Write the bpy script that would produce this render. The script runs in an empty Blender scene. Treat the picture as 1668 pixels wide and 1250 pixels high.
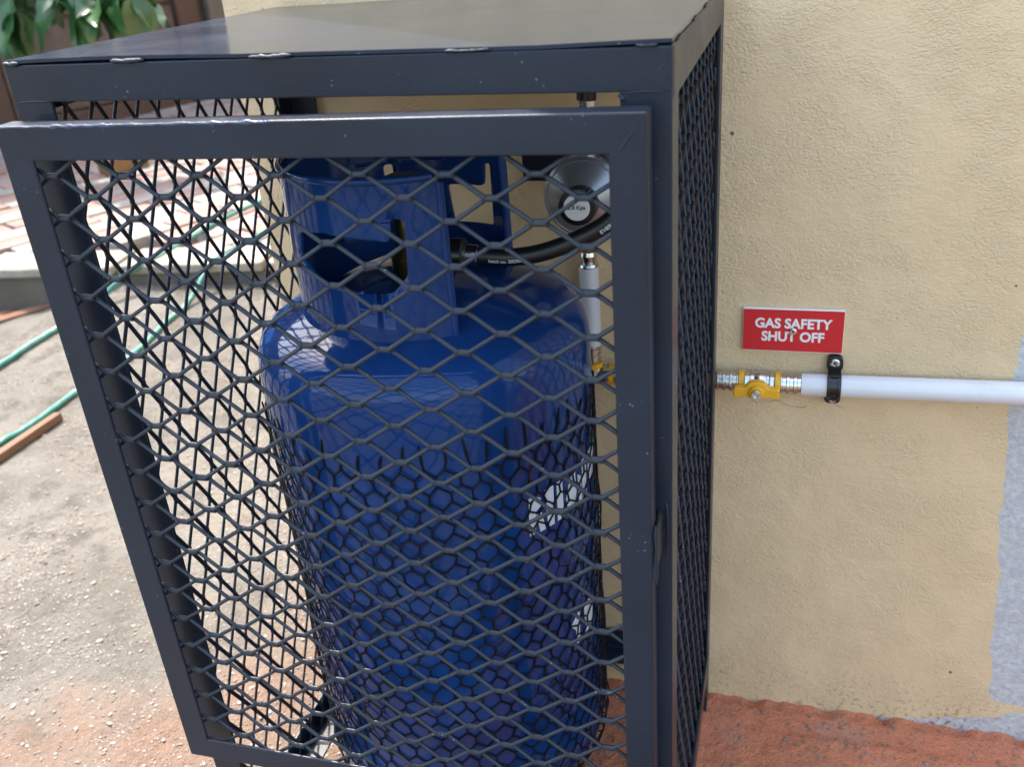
import bpy, bmesh, math, random
from mathutils import Vector, Matrix, noise
random.seed(7)
R = math.radians
sc = bpy.context.scene
COL = sc.collection

# ------------------------------------------------------------------ camera
F_PX, PITCH, ROLL, YAW = 1545.74, 0.4626, -0.0844, -0.3081
CAM = Vector((0.0671, -0.5531, 0.9268))
cam_d = bpy.data.cameras.new('camera')
cam = bpy.data.objects.new('camera', cam_d)
COL.objects.link(cam)
fwd0 = Vector((math.sin(YAW), math.cos(YAW), 0)); rt0 = Vector((math.cos(YAW), -math.sin(YAW), 0)); up = Vector((0, 0, 1))
fw = math.cos(PITCH)*fwd0 - math.sin(PITCH)*up
upc = math.sin(PITCH)*fwd0 + math.cos(PITCH)*up
rt = math.cos(ROLL)*rt0 + math.sin(ROLL)*upc
u2 = math.cos(ROLL)*upc - math.sin(ROLL)*rt0
m = Matrix.Identity(4)
for i in range(3):
    m[i][0] = rt[i]; m[i][1] = u2[i]; m[i][2] = -fw[i]; m[i][3] = CAM[i]
cam.matrix_world = m
cam_d.sensor_fit = 'HORIZONTAL'; cam_d.sensor_width = 36
cam_d.lens = 36*F_PX/1668
cam_d.clip_start = 0.01; cam_d.clip_end = 500
cam_d.dof.use_dof = True; cam_d.dof.focus_distance = 0.80; cam_d.dof.aperture_fstop = 9
sc.camera = cam

# ------------------------------------------------------------------ light
SUN_AZ, SUN_EL = R(-47), R(58)      # azimuth from +Y, positive to +X
w = bpy.data.worlds.new('World'); sc.world = w; w.use_nodes = True
nt = w.node_tree
sky = nt.nodes.new('ShaderNodeTexSky'); sky.sky_type = 'NISHITA'; sky.sun_disc = False
sky.sun_elevation = SUN_EL; sky.sun_rotation = SUN_AZ; sky.dust_density = 4.0; sky.air_density = 1.6; sky.ozone_density = 1.0
bg = nt.nodes['Background']; bg.inputs['Strength'].default_value = 0.15
nt.links.new(sky.outputs[0], bg.inputs[0])
sun_d = bpy.data.lights.new('sun', 'SUN'); sun_d.energy = 2.0; sun_d.angle = R(0.5); sun_d.color = (1, .94, .86)
sun = bpy.data.objects.new('sun', sun_d); COL.objects.link(sun)
sdir = Vector((math.sin(SUN_AZ)*math.cos(SUN_EL), math.cos(SUN_AZ)*math.cos(SUN_EL), math.sin(SUN_EL)))
sun.rotation_euler = sdir.to_track_quat('Z', 'Y').to_euler()
sun.location = (-3, 3, 5)
vs = sc.view_settings
vs.view_transform = 'Standard'; vs.look = 'None'; vs.gamma = 1; vs.use_curve_mapping = False
vs.exposure = 2.25

# ------------------------------------------------------------------ materials
class NT:
    def __init__(s, name, base=(.5, .5, .5), rough=.5, metal=0, spec=.5):
        s.m = bpy.data.materials.new(name); s.m.use_nodes = True
        s.t = s.m.node_tree; s.b = s.t.nodes['Principled BSDF']
        s.b.inputs['Base Color'].default_value = (*base, 1); s.b.inputs['Roughness'].default_value = rough
        s.b.inputs['Metallic'].default_value = metal; s.b.inputs['Specular IOR Level'].default_value = spec
        s._pos = None
    def n(s, t, **k):
        x = s.t.nodes.new('ShaderNode'+t)
        for a, b in k.items(): setattr(x, a, b)
        return x
    def l(s, a, b): s.t.links.new(a, b)
    def pos(s):
        if s._pos is None: s._pos = s.n('TexCoord').outputs['Object']
        return s._pos
    def noise(s, scale, detail=4, rough=.55, vec=None, dist=0):
        x = s.n('TexNoise'); x.inputs['Scale'].default_value = scale; x.inputs['Detail'].default_value = detail
        x.inputs['Roughness'].default_value = rough; x.inputs['Distortion'].default_value = dist
        s.l(vec or s.pos(), x.inputs['Vector']); return x.outputs['Fac']
    def vor(s, scale, feat='F1', out='Distance', vec=None, rnd=1):
        x = s.n('TexVoronoi', feature=feat); x.inputs['Scale'].default_value = scale; x.inputs['Randomness'].default_value = rnd
        s.l(vec or s.pos(), x.inputs['Vector']); return x.outputs[out]
    def math(s, op, a, b=None, c=None, clamp=False):
        x = s.n('Math', operation=op, use_clamp=clamp)
        for i, q in enumerate((a, b, c)):
            if q is None: continue
            if isinstance(q, (int, float)): x.inputs[i].default_value = q
            else: s.l(q, x.inputs[i])
        return x.outputs[0]
    def ss(s, v, a, b):   # smoothstep a..b -> 0..1
        x = s.n('MapRange', interpolation_type='SMOOTHSTEP')
        s.l(v, x.inputs[0]); x.inputs[1].default_value = a; x.inputs[2].default_value = b
        x.inputs[3].default_value = 0; x.inputs[4].default_value = 1; return x.outputs[0]
    def rng(s, v, a, b, c, d):
        x = s.n('MapRange'); s.l(v, x.inputs[0])
        for i, q in enumerate((a, b, c, d)): x.inputs[i+1].default_value = q
        return x.outputs[0]
    def mix(s, f, a, b, mode='MIX'):
        x = s.n('Mix', data_type='RGBA', blend_type=mode)
        for i, q in ((0, f), (6, a), (7, b)):
            if isinstance(q, (int, float)): x.inputs[i].default_value = q
            elif isinstance(q, tuple): x.inputs[i].default_value = (*q, 1)
            else: s.l(q, x.inputs[i])
        return x.outputs[2]
    def xyz(s, v=None):
        x = s.n('SeparateXYZ'); s.l(v or s.pos(), x.inputs[0]); return x.outputs
    def col(s, c): s.l(c, s.b.inputs['Base Color'])
    def rou(s, c): s.l(c, s.b.inputs['Roughness'])
    def bump(s, h, strength=.4, dist=.001):
        x = s.n('Bump'); x.inputs['Strength'].default_value = strength; x.inputs['Distance'].default_value = dist
        s.l(h, x.inputs['Height']); s.l(x.outputs[0], s.b.inputs['Normal'])

def mat_paint(name, base, rough, brush=None):
    q = NT(name, base, rough, 0, .4)
    n1 = q.noise(9, 5); n2 = q.noise(60, 3)
    c = q.mix(q.ss(n1, .3, .75), tuple(x*.82 for x in base), tuple(x*1.2 for x in base))
    speck = q.math('LESS_THAN', q.vor(210), q.math('MULTIPLY', q.ss(q.noise(30, 2), .45, .75), .17))
    c = q.mix(q.math('MULTIPLY', speck, .4), c, (.30, .33, .38))
    q.col(c)
    q.rou(q.rng(q.math('ADD', n1, q.math('MULTIPLY', n2, .35)), .3, 1.0, rough*.75, rough*1.35))
    h = q.math('ADD', q.math('MULTIPLY', q.noise(420, 2), .5), q.noise(35, 3))
    if brush:
        mp = q.n('Mapping'); mp.inputs['Scale'].default_value = (3, 60, 60); q.l(q.pos(), mp.inputs[0])
        br = q.noise(2.2, 5, .6, mp.outputs[0])
        h = q.math('ADD', q.math('MULTIPLY', h, .35), q.math('MULTIPLY', br, .9))
        c2 = q.mix(q.ss(br, .55, .75), c, (.008, .011, .02)); q.col(c2)
    q.bump(h, .16 if brush else .3, .0008)
    return q.m
M = {}
M['paint'] = mat_paint('slate_paint', (.009, .015, .028), .33)
M['sheet'] = mat_paint('slate_paint_brushed', (.013, .023, .046), .16, True)
M['strand'] = mat_paint('slate_paint_mesh', (.013, .018, .028), .42)
q = NT('weld_paint', (.008, .014, .027), .55); q.bump(q.noise(160, 4), .8, .002); M['weld'] = q.m
q = NT('thick_paint_glint', (.05, .065, .11), .2); q.bump(q.noise(300, 3), .5, .001); M['ridge'] = q.m  # paler than the cage paint: highlight on the lip put into the colour
q = NT('blue_enamel', (.010, .022, .19), .1, 0, .28)
n = q.noise(14, 3); cb = q.mix(q.ss(n, .3, .7), (.006, .029, .118), (.009, .042, .165))
scf = q.math('MULTIPLY', q.ss(q.noise(70, 5, .7), .6, .72), q.ss(q.noise(8, 3), .45, .65))
q.col(q.mix(q.math('MULTIPLY', scf, .35), cb, (.05, .085, .20)))
q.rou(q.rng(q.noise(5, 3), .3, .7, .05, .14)); q.bump(q.noise(26, 3), .22, .002)
M['blue'] = q.m
q = NT('white_print', (.62, .66, .72), .35); q.col(q.mix(q.noise(90, 3), (.55, .6, .68), (.7, .73, .78))); M['print'] = q.m
M['net'] = NT('black_plastic_net', (.003, .003, .004), .5, 0, .25).m
q = NT('black_plastic', (.008, .008, .009), .3); q.bump(q.noise(200, 2), .1, .0005); M['blackpl'] = q.m
q = NT('black_rubber', (.007, .007, .008), .38); q.bump(q.noise(500, 2), .15, .0005); M['rubber'] = q.m
q = NT('white_pipe', (.74, .75, .78), .32); q.col(q.mix(q.ss(q.noise(25, 5), .45, .8), (.64, .625, .63), (.54, .52, .51))); M['pipe'] = q.m
q = NT('chrome', (.62, .60, .56), .2, 1); q.rou(q.rng(q.noise(80, 4), .3, .7, .12, .34)); M['chrome'] = q.m
q = NT('cast_zinc', (.34, .35, .37), .36, .7); q.bump(q.noise(260, 3), .3, .0006); M['zinc'] = q.m
q = NT('brass', (.55, .38, .12), .28, 1); M['brass'] = q.m
q = NT('yellow_plastic', (.78, .33, .015), .38); q.col(q.mix(q.noise(60, 4), (.80, .42, .015), (.70, .34, .012))); M['yellow'] = q.m
q = NT('brown_sleeve', (.22, .115, .05), .7); q.bump(q.noise(120, 4), .4, .001); M['brown'] = q.m
q = NT('red_sign', (.56, .010, .016), .3); q.col(q.mix(q.ss(q.noise(45, 5), .5, .8), (.57, .010, .016), (.50, .016, .02))); M['red'] = q.m
M['white'] = NT('white_plastic', (.78, .76, .76), .4).m
M['dark'] = NT('flat_black', (.012, .012, .012), .6).m
q = NT('green_hose', (.02, .29, .22), .4); q.col(q.mix(q.ss(q.noise(18, 4), .4, .75), (.02, .155, .13), (.08, .20, .175))); M['hose'] = q.m
q = NT('wood', (.2, .09, .04), .75)
mp = q.n('Mapping'); mp.inputs['Scale'].default_value = (60, 4, 60); q.l(q.pos(), mp.inputs[0])
g = q.noise(3, 5, .6, mp.outputs[0]); q.col(q.mix(g, (.07, .035, .02), (.17, .095, .055))); q.bump(g, .5, .002); M['wood'] = q.m

# stucco wall paint, with the unpainted grey area at the right and dirt along the foot
q = NT('cream_stucco', (.6, .48, .3), .62)
X = q.xyz()
n1 = q.noise(7, 4); n2 = q.noise(140, 4, .6); n3 = q.noise(55, 4, .6)
cream = q.mix(q.ss(n1, .3, .72), (.69, .505, .30), (.635, .46, .268))
cream = q.mix(q.math('MULTIPLY', q.ss(n3, .6, .8), .18), cream, (.47, .37, .225))
pit = q.math('LESS_THAN', q.vor(30), q.math('MULTIPLY', q.ss(q.noise(9, 2), .42, .66), .06))
cream = q.mix(q.math('MULTIPLY', pit, .85), cream, (.06, .04, .03))
fc = q.n('FloatCurve'); cv = fc.mapping.curves[0]
pts = [(0, .335), (.05, .345), (.062, .375), (.073, .372), (.08, .326), (.29, .314), (.5, .302), (.6, .297), (.72, .293), (.86, .289), (.92, .30), (1, .36)]
cv.points[0].location = (pts[0][0], pts[0][1]); cv.points[1].location = (pts[-1][0], pts[-1][1])
for p in pts[1:-1]: cv.points.new(*p)
for p in cv.points: p.handle_type = 'VECTOR'
fc.mapping.update()
q.l(q.math('DIVIDE', X[2], .6), fc.inputs['Value'])
bx = q.math('ADD', fc.outputs[0], q.math('MULTIPLY', q.math('SUBTRACT', q.noise(22, 5, .5), .5), .022))
grey = q.math('MULTIPLY', q.math('GREATER_THAN', X[0], bx), q.math('LESS_THAN', X[0], .95))
low = q.math('MULTIPLY', q.math('LESS_THAN', q.math('ADD', X[2], q.math('MULTIPLY', q.noise(90, 4), .02)), q.rng(X[0], .2, .36, .004, .036)), q.math('GREATER_THAN', X[0], .2))
grey = q.math('MAXIMUM', grey, low)
gc = q.mix(q.ss(n2, .35, .7), (.43, .42, .425), (.56, .545, .54))
c = q.mix(grey, cream, gc)
splash = q.math('MULTIPLY', q.ss(q.noise(200, 5, .7), .53, .63), q.math('POWER', q.math('MULTIPLY', q.rng(X[2], .0, .085, 1, 0), q.rng(q.noise(12, 3), .35, .65, .25, 1)), 1.2))
c = q.mix(q.math('MAXIMUM', splash, 0), c, (.25, .085, .04))
# thin crack line just under the pipe
cl = q.math('ABSOLUTE', q.math('SUBTRACT', X[2], q.math('ADD', .428, q.math('MULTIPLY', q.math('SUBTRACT', q.noise(16, 4), .5), .05))))
crk = q.math('MULTIPLY', q.math('LESS_THAN', cl, q.math('MULTIPLY', q.noise(60, 2), .0013)), q.math('GREATER_THAN', q.noise(30, 2), .5))
crk = q.math('MULTIPLY', crk, q.math('MULTIPLY', q.math('GREATER_THAN', X[0], .05), q.math('LESS_THAN', X[0], .135)))
c = q.mix(q.math('MULTIPLY', crk, .5), c, (.16, .09, .05))
q.col(c)
mp = q.n('Mapping'); mp.inputs['Scale'].default_value = (.8, 1, 1.1); mp.inputs['Rotation'].default_value = (0, .25, 0); q.l(q.pos(), mp.inputs[0])
r1 = q.noise(400, 3, .6, mp.outputs[0], .5); r2 = q.noise(150, 3, .5, mp.outputs[0], .6)
smooth_ = q.ss(q.noise(18, 3), .36, .62)
h = q.math('MULTIPLY', r1, q.math('ADD', .45, q.math('MULTIPLY', smooth_, .75)))
h = q.math('ADD', h, q.math('MULTIPLY', r2, .45))
h = q.math('SUBTRACT', h, q.math('MULTIPLY', grey, .5))
h = q.math('SUBTRACT', h, q.math('MULTIPLY', pit, 1.0))
q.bump(h, .95, .0018); M['wall'] = q.m

# ground: pale sandy grit, pink dust and red earth towards the wall
q = NT('sandy_ground', (.5, .42, .33), .9, 0, .2)
X = q.xyz()
big = q.noise(2.6, 6, .65); mid = q.noise(12, 6, .68); fine = q.noise(110, 4, .65); vf = q.noise(420, 3)
sand = q.mix(q.ss(big, .35, .65), (.105, .098, .086), (.160, .150, .134))
sand = q.mix(q.ss(mid, .47, .68), sand, (.074, .069, .060))
sand = q.mix(q.math('MULTIPLY', q.ss(q.noise(6, 6, .7), .55, .66), .5), sand, (.20, .192, .178))
pinkf = q.math('SUBTRACT', 1.32, q.math('MULTIPLY', q.math('ADD', q.math('MULTIPLY', X[0], -1.0), q.math('MULTIPLY', X[1], .75)), 1.05))
pinkf = q.ss(q.math('ADD', pinkf, q.math('MULTIPLY', q.math('SUBTRACT', big, .5), 2.2)), .12, .75)
pinkf = q.math('MULTIPLY', pinkf, q.ss(X[1], -.35, .0))
c = q.mix(q.math('MULTIPLY', pinkf, .85), sand, (.165, .103, .072))
redf = q.ss(q.math('ADD', q.math('ADD', X[0], .34), q.math('MULTIPLY', q.math('SUBTRACT', mid, .5), .5)), -.08, .16)
redf = q.math('MULTIPLY', redf, q.ss(q.math('ADD', X[1], q.math('MULTIPLY', big, .3)), -.15, .2))
pass
redc = q.mix(q.ss(q.noise(22, 4), .35, .7), (.66, .225, .115), (.56, .21, .115))
redc = q.mix(q.math('MULTIPLY', q.ss(q.noise(9, 5, .65), .5, .68), .6), redc, (.50, .285, .20))
redc = q.mix(q.math('MULTIPLY', q.ss(q.noise(260, 4, .7), .45, .62), .4), redc, (.40, .13, .065))
redc = q.mix(q.math('MULTIPLY', q.ss(q.noise(330, 3, .7), .6, .7), .35), redc, (.52, .36, .28))
c = q.mix(redf, c, redc)
c = q.mix(q.math('MULTIPLY', q.ss(fine, .5, .75), .5), c, (.62, .56, .50), 'MULTIPLY')
spots = q.math('LESS_THAN', q.vor(16), q.math('MULTIPLY', q.ss(q.noise(5, 2), .5, .7), .2))
c = q.mix(q.math('MULTIPLY', q.math('MULTIPLY', spots, redf), .7), c, (.13, .035, .02))
q.col(c)
q.bump(q.math('ADD', q.math('ADD', fine, q.math('MULTIPLY', vf, .6)), q.math('MULTIPLY', mid, 1.5)), .9, .005); M['ground'] = q.m

q = NT('pebble', (.5, .45, .38), .85, 0, .25)
g = q.n('NewGeometry'); rp = g.outputs['Random Per Island']
cr = q.n('ValToRGB'); q.l(rp, cr.inputs[0])
e = cr.color_ramp.elements; e[0].color = (.17, .15, .125, 1); e[1].color = (.29, .275, .25, 1)
x = e.new(.35); x.color = (.25, .225, .19, 1); x = e.new(.6); x.color = (.22, .165, .13, 1); x = e.new(.8); x.color = (.30, .285, .265, 1)
X = q.xyz(); q.col(q.mix(q.math('MULTIPLY', q.ss(X[0], -.45, -.2), .62), cr.outputs[0], (.30, .135, .085))); q.bump(q.noise(300, 3), .4, .001); M['pebble'] = q.m

def mat_masonry(name, a, b, sc_=30, bump=.6, dirt=None):
    q = NT(name, a, .88, 0, .25)
    oi = q.n('ObjectInfo').outputs['Random']
    c = q.mix(q.ss(q.noise(sc_, 5, .6), .3, .7), a, b)
    c = q.mix(q.math('MULTIPLY', oi, .5), c, tuple(x*.72 for x in a))
    if dirt: c = q.mix(q.math('MULTIPLY', q.ss(q.noise(4, 5, .6), .45, .7), .6), c, dirt)
    q.col(c); q.bump(q.math('ADD', q.noise(sc_*4, 4), q.noise(sc_, 4)), bump, .004); return q.m
M['paver_pink'] = mat_masonry('paver_pink', (.27, .165, .14), (.29, .20, .175), 25, .5, (.32, .28, .25))
M['paver_grey'] = mat_masonry('paver_grey', (.225, .215, .20), (.28, .265, .245), 25, .5, (.32, .285, .25))
M['concrete'] = mat_masonry('concrete', (.27, .245, .205), (.21, .19, .16), 18, .6, (.32, .30, .26))
M['darkconcrete'] = mat_masonry('dark_concrete', (.115, .105, .085), (.15, .135, .11), 18, .8, (.09, .08, .065))  # darker than the coping: the kerb face's shade is put into the colour
M['brick'] = mat_masonry('brick', (.17, .085, .055), (.15, .09, .065), 30, .6)
M['yellowbrick'] = mat_masonry('ochre_brick', (.22, .13, .06), (.18, .10, .05), 30, .6)
M['brownwall'] = mat_masonry('brown_wall', (.115, .085, .070), (.085, .064, .054), 5, .8, (.145, .11, .09))
M['pilaster'] = mat_masonry('brown_pilaster', (.10, .062, .047), (.075, .048, .038), 6, .8)
M['roof'] = mat_masonry('roof_board', (.35, .30, .24), (.30, .26, .2), 6, .4)
q = NT('leaf', (.05, .13, .035), .33); oi = q.n('ObjectInfo').outputs['Random']
q.col(q.mix(oi, (.014, .055, .016), (.042, .115, .034))); q.bump(q.noise(40, 3), .3, .003)
M['leaf'] = q.m
q = NT('bark', (.10, .07, .05), .9); q.bump(q.noise(40, 5), .8, .01); M['bark'] = q.m

# ------------------------------------------------------------------ mesh helpers
class MB:
    def __init__(s): s.v = []; s.f = []
    def add(s, vs_, fs): o = len(s.v); s.v += [tuple(p) for p in vs_]; s.f += [tuple(i+o for i in f) for f in fs]; return s
    def box(s, x0, x1, y0, y1, z0, z1):
        return s.add([(x, y, z) for z in (z0, z1) for y in (y0, y1) for x in (x0, x1)],
                     [(0, 2, 3, 1), (4, 5, 7, 6), (0, 1, 5, 4), (2, 6, 7, 3), (0, 4, 6, 2), (1, 3, 7, 5)])
    def prism(s, poly, axis, a0, a1):   # poly in the other two axes (cyclic order)
        n = len(poly); def_ = lambda p, a: {0: (a, p[0], p[1]), 1: (p[0], a, p[1]), 2: (p[0], p[1], a)}[axis]
        return s.add([def_(p, a0) for p in poly]+[def_(p, a1) for p in poly],
                     [tuple(range(n))[::-1], tuple(range(n, 2*n))]+[(i, (i+1) % n, n+(i+1) % n, n+i) for i in range(n)])
    def sweep(s, pts, r, n=10, caps=True, radii=None):
        pts = [Vector(p) for p in pts]; vv = []; ff = []
        t = (pts[1]-pts[0]).normalized(); a = t.orthogonal().normalized()
        for i, p in enumerate(pts):
            if i == 0: d = pts[1]-p
            elif i == len(pts)-1: d = p-pts[-2]
            else: d = pts[i+1]-pts[i-1]
            d.normalize(); a = (a-d*a.dot(d)).normalized(); b = d.cross(a); rr = radii[i] if radii else r
            for k in range(n):
                g = 2*math.pi*k/n; vv.append(p+a*rr*math.cos(g)+b*rr*math.sin(g))
        for i in range(len(pts)-1):
            for k in range(n): ff.append((i*n+k, i*n+(k+1) % n, (i+1)*n+(k+1) % n, (i+1)*n+k))
        if caps: ff.append(tuple(range(n))[::-1]); ff.append(tuple(range((len(pts)-1)*n, len(pts)*n)))
        return s.add(vv, ff)
    def lathe(s, prof, c, axis=2, n=48, sgn=1, wob=None):   # prof: (r, t) along axis from c
        vv = []; ff = []
        for (r, t) in prof:
            for k in range(n):
                g = 2*math.pi*k/n; rr = r*(wob(g, t) if wob else 1)
                a, b = rr*math.cos(g), rr*math.sin(g)
                o = {0: (t*sgn, a, b), 1: (a, t*sgn, b), 2: (a, b, t*sgn)}[axis]
                vv.append((c[0]+o[0], c[1]+o[1], c[2]+o[2]))
        for i in range(len(prof)-1):
            for k in range(n): ff.append((i*n+k, i*n+(k+1) % n, (i+1)*n+(k+1) % n, (i+1)*n+k))
        if prof[0][0] > 1e-5: ff.append(tuple(range(n))[::-1])
        if prof[-1][0] > 1e-5: ff.append(tuple(range((len(prof)-1)*n, len(prof)*n)))
        return s.add(vv, ff)
    def bar(s, a, b, w, t, nrm, tilt=0, mid=1):   # rounded bar from a to b, width w in the plane, thickness t along nrm
        a, b = Vector(a), Vector(b); d = (b-a).normalized(); nn = Vector(nrm); sd = d.cross(nn).normalized(); nn = sd.cross(d).normalized()
        if tilt: ct, st = math.cos(tilt), math.sin(tilt); sd, nn = sd*ct+nn*st, nn*ct-sd*st
        o = [(-w/2, -t*.12), (-w*.4, -t*.38), (-w*.2, -t*.5), (w*.2, -t*.5), (w*.4, -t*.38), (w/2, -t*.12), (w/2, t*.12), (w*.4, t*.38), (w*.2, t*.5), (-w*.2, t*.5), (-w*.4, t*.38), (-w/2, t*.12)]
        N = len(o); vv = [p+sd*x*k+nn*y for p, k in ((a, 1), (a.lerp(b, .5), mid), (b, 1)) for x, y in o]
        return s.add(vv, [tuple(range(N))[::-1], tuple(range(2*N, 3*N))]+[(j*N+i, j*N+(i+1) % N, (j+1)*N+(i+1) % N, (j+1)*N+i) for j in (0, 1) for i in range(N)])
    def mesh(s, name):
        me = bpy.data.meshes.new(name); me.from_pydata(s.v, [], s.f)
        bm = bmesh.new(); bm.from_mesh(me); bmesh.ops.recalc_face_normals(bm, faces=bm.faces); bm.to_mesh(me); bm.free()
        return me
    def build(s, name, mat, parent=None, smooth=False, bevel=0, seg=2, angle=40):
        me = s.mesh(name); me.materials.append(M[mat])
        o = bpy.data.objects.new(name, me); COL.objects.link(o)
        if parent: o.parent = parent; o.matrix_parent_inverse = Matrix.Translation(-parent_loc(parent))
        if smooth: sm(me, angle)
        if bevel:
            b = o.modifiers.new('bevel', 'BEVEL'); b.width = bevel; b.segments = seg; b.limit_method = 'ANGLE'; b.angle_limit = R(35)
            for p in me.polygons: p.use_smooth = True
            b.harden_normals = True
        return o
def sm(me, angle=40):
    for p in me.polygons: p.use_smooth = True
    bm = bmesh.new(); bm.from_mesh(me)
    for e in bm.edges:
        if len(e.link_faces) == 2 and e.calc_face_angle(0) > R(angle): e.smooth = False
    bm.to_mesh(me); bm.free()
def parent_loc(p):
    v = Vector((0, 0, 0))
    while p: v += p.location; p = p.parent
    return v
def tag(o, label, cat, group=None):
    o['label'] = label; o['category'] = cat
    if group: o['group'] = group
    return o
def thing(name, label, cat, loc, group=None):
    o = bpy.data.objects.new(name, None); o.empty_display_size = .05; COL.objects.link(o); o.location = loc
    return tag(o, label, cat, group)
def struct(o): o['kind'] = 'structure'; return o
def stuff(o): o['kind'] = 'stuff'; return o
def spline(P, n=12):   # Catmull-Rom
    P = [Vector(p) for p in P]; P = [2*P[0]-P[1]]+P+[2*P[-1]-P[-2]]; out = []
    for i in range(1, len(P)-2):
        a, b, c, d = P[i-1:i+3]
        for k in range(n):
            t = k/n; out.append(.5*((2*b)+(c-a)*t+(2*a-5*b+4*c-d)*t*t+(3*b-a-3*c+d)*t**3))
    out.append(P[-2]); return out
def text_geo(txt, size, bold=0, align='CENTER', extr=0):
    cu = bpy.data.curves.new('txt', 'FONT'); cu.body = txt; cu.size = size; cu.offset = bold; cu.align_x = align; cu.extrude = extr
    cu.resolution_u = 4
    o = bpy.data.objects.new('txt', cu); COL.objects.link(o)
    dg = bpy.context.evaluated_depsgraph_get(); me = bpy.data.meshes.new_from_object(o.evaluated_get(dg))
    vv = [tuple(p.co) for p in me.vertices]; ff = [tuple(p.vertices) for p in me.polygons]
    bpy.data.objects.remove(o); bpy.data.curves.remove(cu); bpy.data.meshes.remove(me)
    return vv, ff

# ------------------------------------------------------------------ ground
WY = .387        # face of the house wall
XC = -.5123      # its left corner
def lin(a, b, st):
    n = max(1, int(round((b-a)/st))); return [a+(b-a)*i/n for i in range(n)]
def kerb_y(x): return 1.52+(x+2.1)*.14
def gh(x, y):
    h = noise.noise((x*3, y*3, 0))*.006+noise.noise((x*11, y*11, 3))*.0035+noise.noise((x*37, y*37, 5))*.0022
    h += noise.noise((x*90, y*90, 9))*.0014
    if -1.3 < x < .5 and -.2 < y < .7: h += noise.noise((x*190, y*190, 4))*.0008
    if y > WY-.05 and x > XC-.1:
        h = h*.35-.001
        if y > WY-.014: h -= .010*max(0, .25+noise.noise((x*45, 0, 7))*1.2)
    # rises towards the kerb on the right, drops to a gutter on the left
    if x < -.9 and y > .9:
        g = min(1, max(0, (x+2.0)/.25)); g = g*g*(3-2*g)
        k = min(1, max(0, (y-.9-.0)/(kerb_y(x)-.9))); k = k*k
        h += .055*k*g*min(1, max(0, (-.9-x)/.3))
        e = y-(1.47+(x+2.04)*1.7)
        if e > 0 and x < -1.93: h -= min(.05, e*.8)
    return h
xs = lin(-60, -12, 8)+lin(-12, -3.4, .8)+lin(-3.4, -2.25, .06)+lin(-2.25, -1.3, .012)+lin(-1.3, .5, .0055)+lin(.5, 1.5, .1)+lin(1.5, 12, 1.5)+lin(12, 60, 8)+[60]
ys = lin(-60, -12, 8)+lin(-12, -1, .8)+lin(-1, -.2, .05)+lin(-.2, .7, .0055)+lin(.7, 1.75, .012)+lin(1.75, 5, .1)+lin(5, 12, 1)+lin(12, 60, 8)+[60]
b = MB(); nx = len(xs)
b.v = [(x, y, gh(x, y)) for y in ys for x in xs]
b.f = [(j*nx+i, j*nx+i+1, (j+1)*nx+i+1, (j+1)*nx+i) for j in range(len(ys)-1) for i in range(nx-1)]
me = bpy.data.meshes.new('ground'); me.from_pydata(b.v, [], b.f); me.materials.append(M['ground'])
for p in me.polygons: p.use_smooth = True
ground = bpy.data.objects.new('ground', me); COL.objects.link(ground); struct(ground)

# loose grit on it
ico = bmesh.new(); bmesh.ops.create_icosphere(ico, subdivisions=1, radius=1)
IV = [v.co.copy() for v in ico.verts]; IF = [tuple(v.index for v in f.verts) for f in ico.faces]; ico.free()
b = MB(); rg = random.Random(3); cnt = 0
while cnt < 42000:
    if cnt % 30 == 0: x = rg.uniform(-.1, .5); y = rg.uniform(-.1, WY-.004)
    else: x = rg.uniform(-1.9, -.02); y = rg.uniform(-.15, 1.55)
    if x > XC and y > WY-.004: continue
    if x < -1.3 and rg.random() < .3: continue
    d = noise.noise((x*5, y*5, 1))+.6*noise.noise((x*16, y*16, 2))
    if rg.random() > .25+max(0, d)*1.6: continue
    big = rg.random()
    s_ = rg.uniform(.0007, .0017) if big < .86 else rg.uniform(.0017, .0029) if big < .992 else rg.uniform(.0029, .0046)
    if x > -.3 and s_ < .0016 and rg.random() < .5: continue
    z = gh(x, y)+s_*.25; a = rg.uniform(0, 6.28); ca, sa = math.cos(a), math.sin(a)
    sx, sy, sz = s_*rg.uniform(.8, 1.5), s_*rg.uniform(.7, 1.1), s_*rg.uniform(.45, .85)
    o = len(b.v)
    for v in IV:
        k = 1+rg.uniform(-.22, .22); px, py, pz = v.x*sx*k, v.y*sy*k, v.z*sz*k
        b.v.append((x+px*ca-py*sa, y+px*sa+py*ca, z+pz))
    b.f += [(i+o, j+o, k+o) for i, j, k in IF]; cnt += 1
me = bpy.data.meshes.new('gravel'); me.from_pydata(b.v, [], b.f); me.materials.append(M['pebble'])
gravel = bpy.data.objects.new('gravel', me); COL.objects.link(gravel); stuff(gravel)
gravel['label'] = 'loose pale grit and small stones scattered over the ground'; gravel['category'] = 'gravel'

# ------------------------------------------------------------------ house wall
b = MB()
gx = lin(XC, .46, .004)+[.46]; gz = lin(-.03, .93, .004)+[.93]
def stucco(x, z):
    p = (x*70, 0, z*70)
    h = noise.noise((x*16, 1, z*16))*.0003+noise.noise(p)*.00022+abs(noise.noise((x*110, 4, z*130)))*.00035
    return h
n = len(gx)
for z in gz:
    for x in gx:
        zz = z
        b.v.append((x, WY-stucco(x, zz)*(0 if x == XC or x == .46 or z == .93 else 1), zz))
b.f = [(j*n+i, j*n+i+1, (j+1)*n+i+1, (j+1)*n+i) for j in range(len(gz)-1) for i in range(n-1)]
TOP = 2.3
def quad(p): b.add(p, [(0, 1, 2, 3)])
quad([(XC, WY, .93), (.46, WY, .93), (.46, WY, TOP), (XC, WY, TOP)])
quad([(.46, WY, -.03), (6, WY, -.03), (6, WY, TOP), (.46, WY, TOP)])
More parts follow.
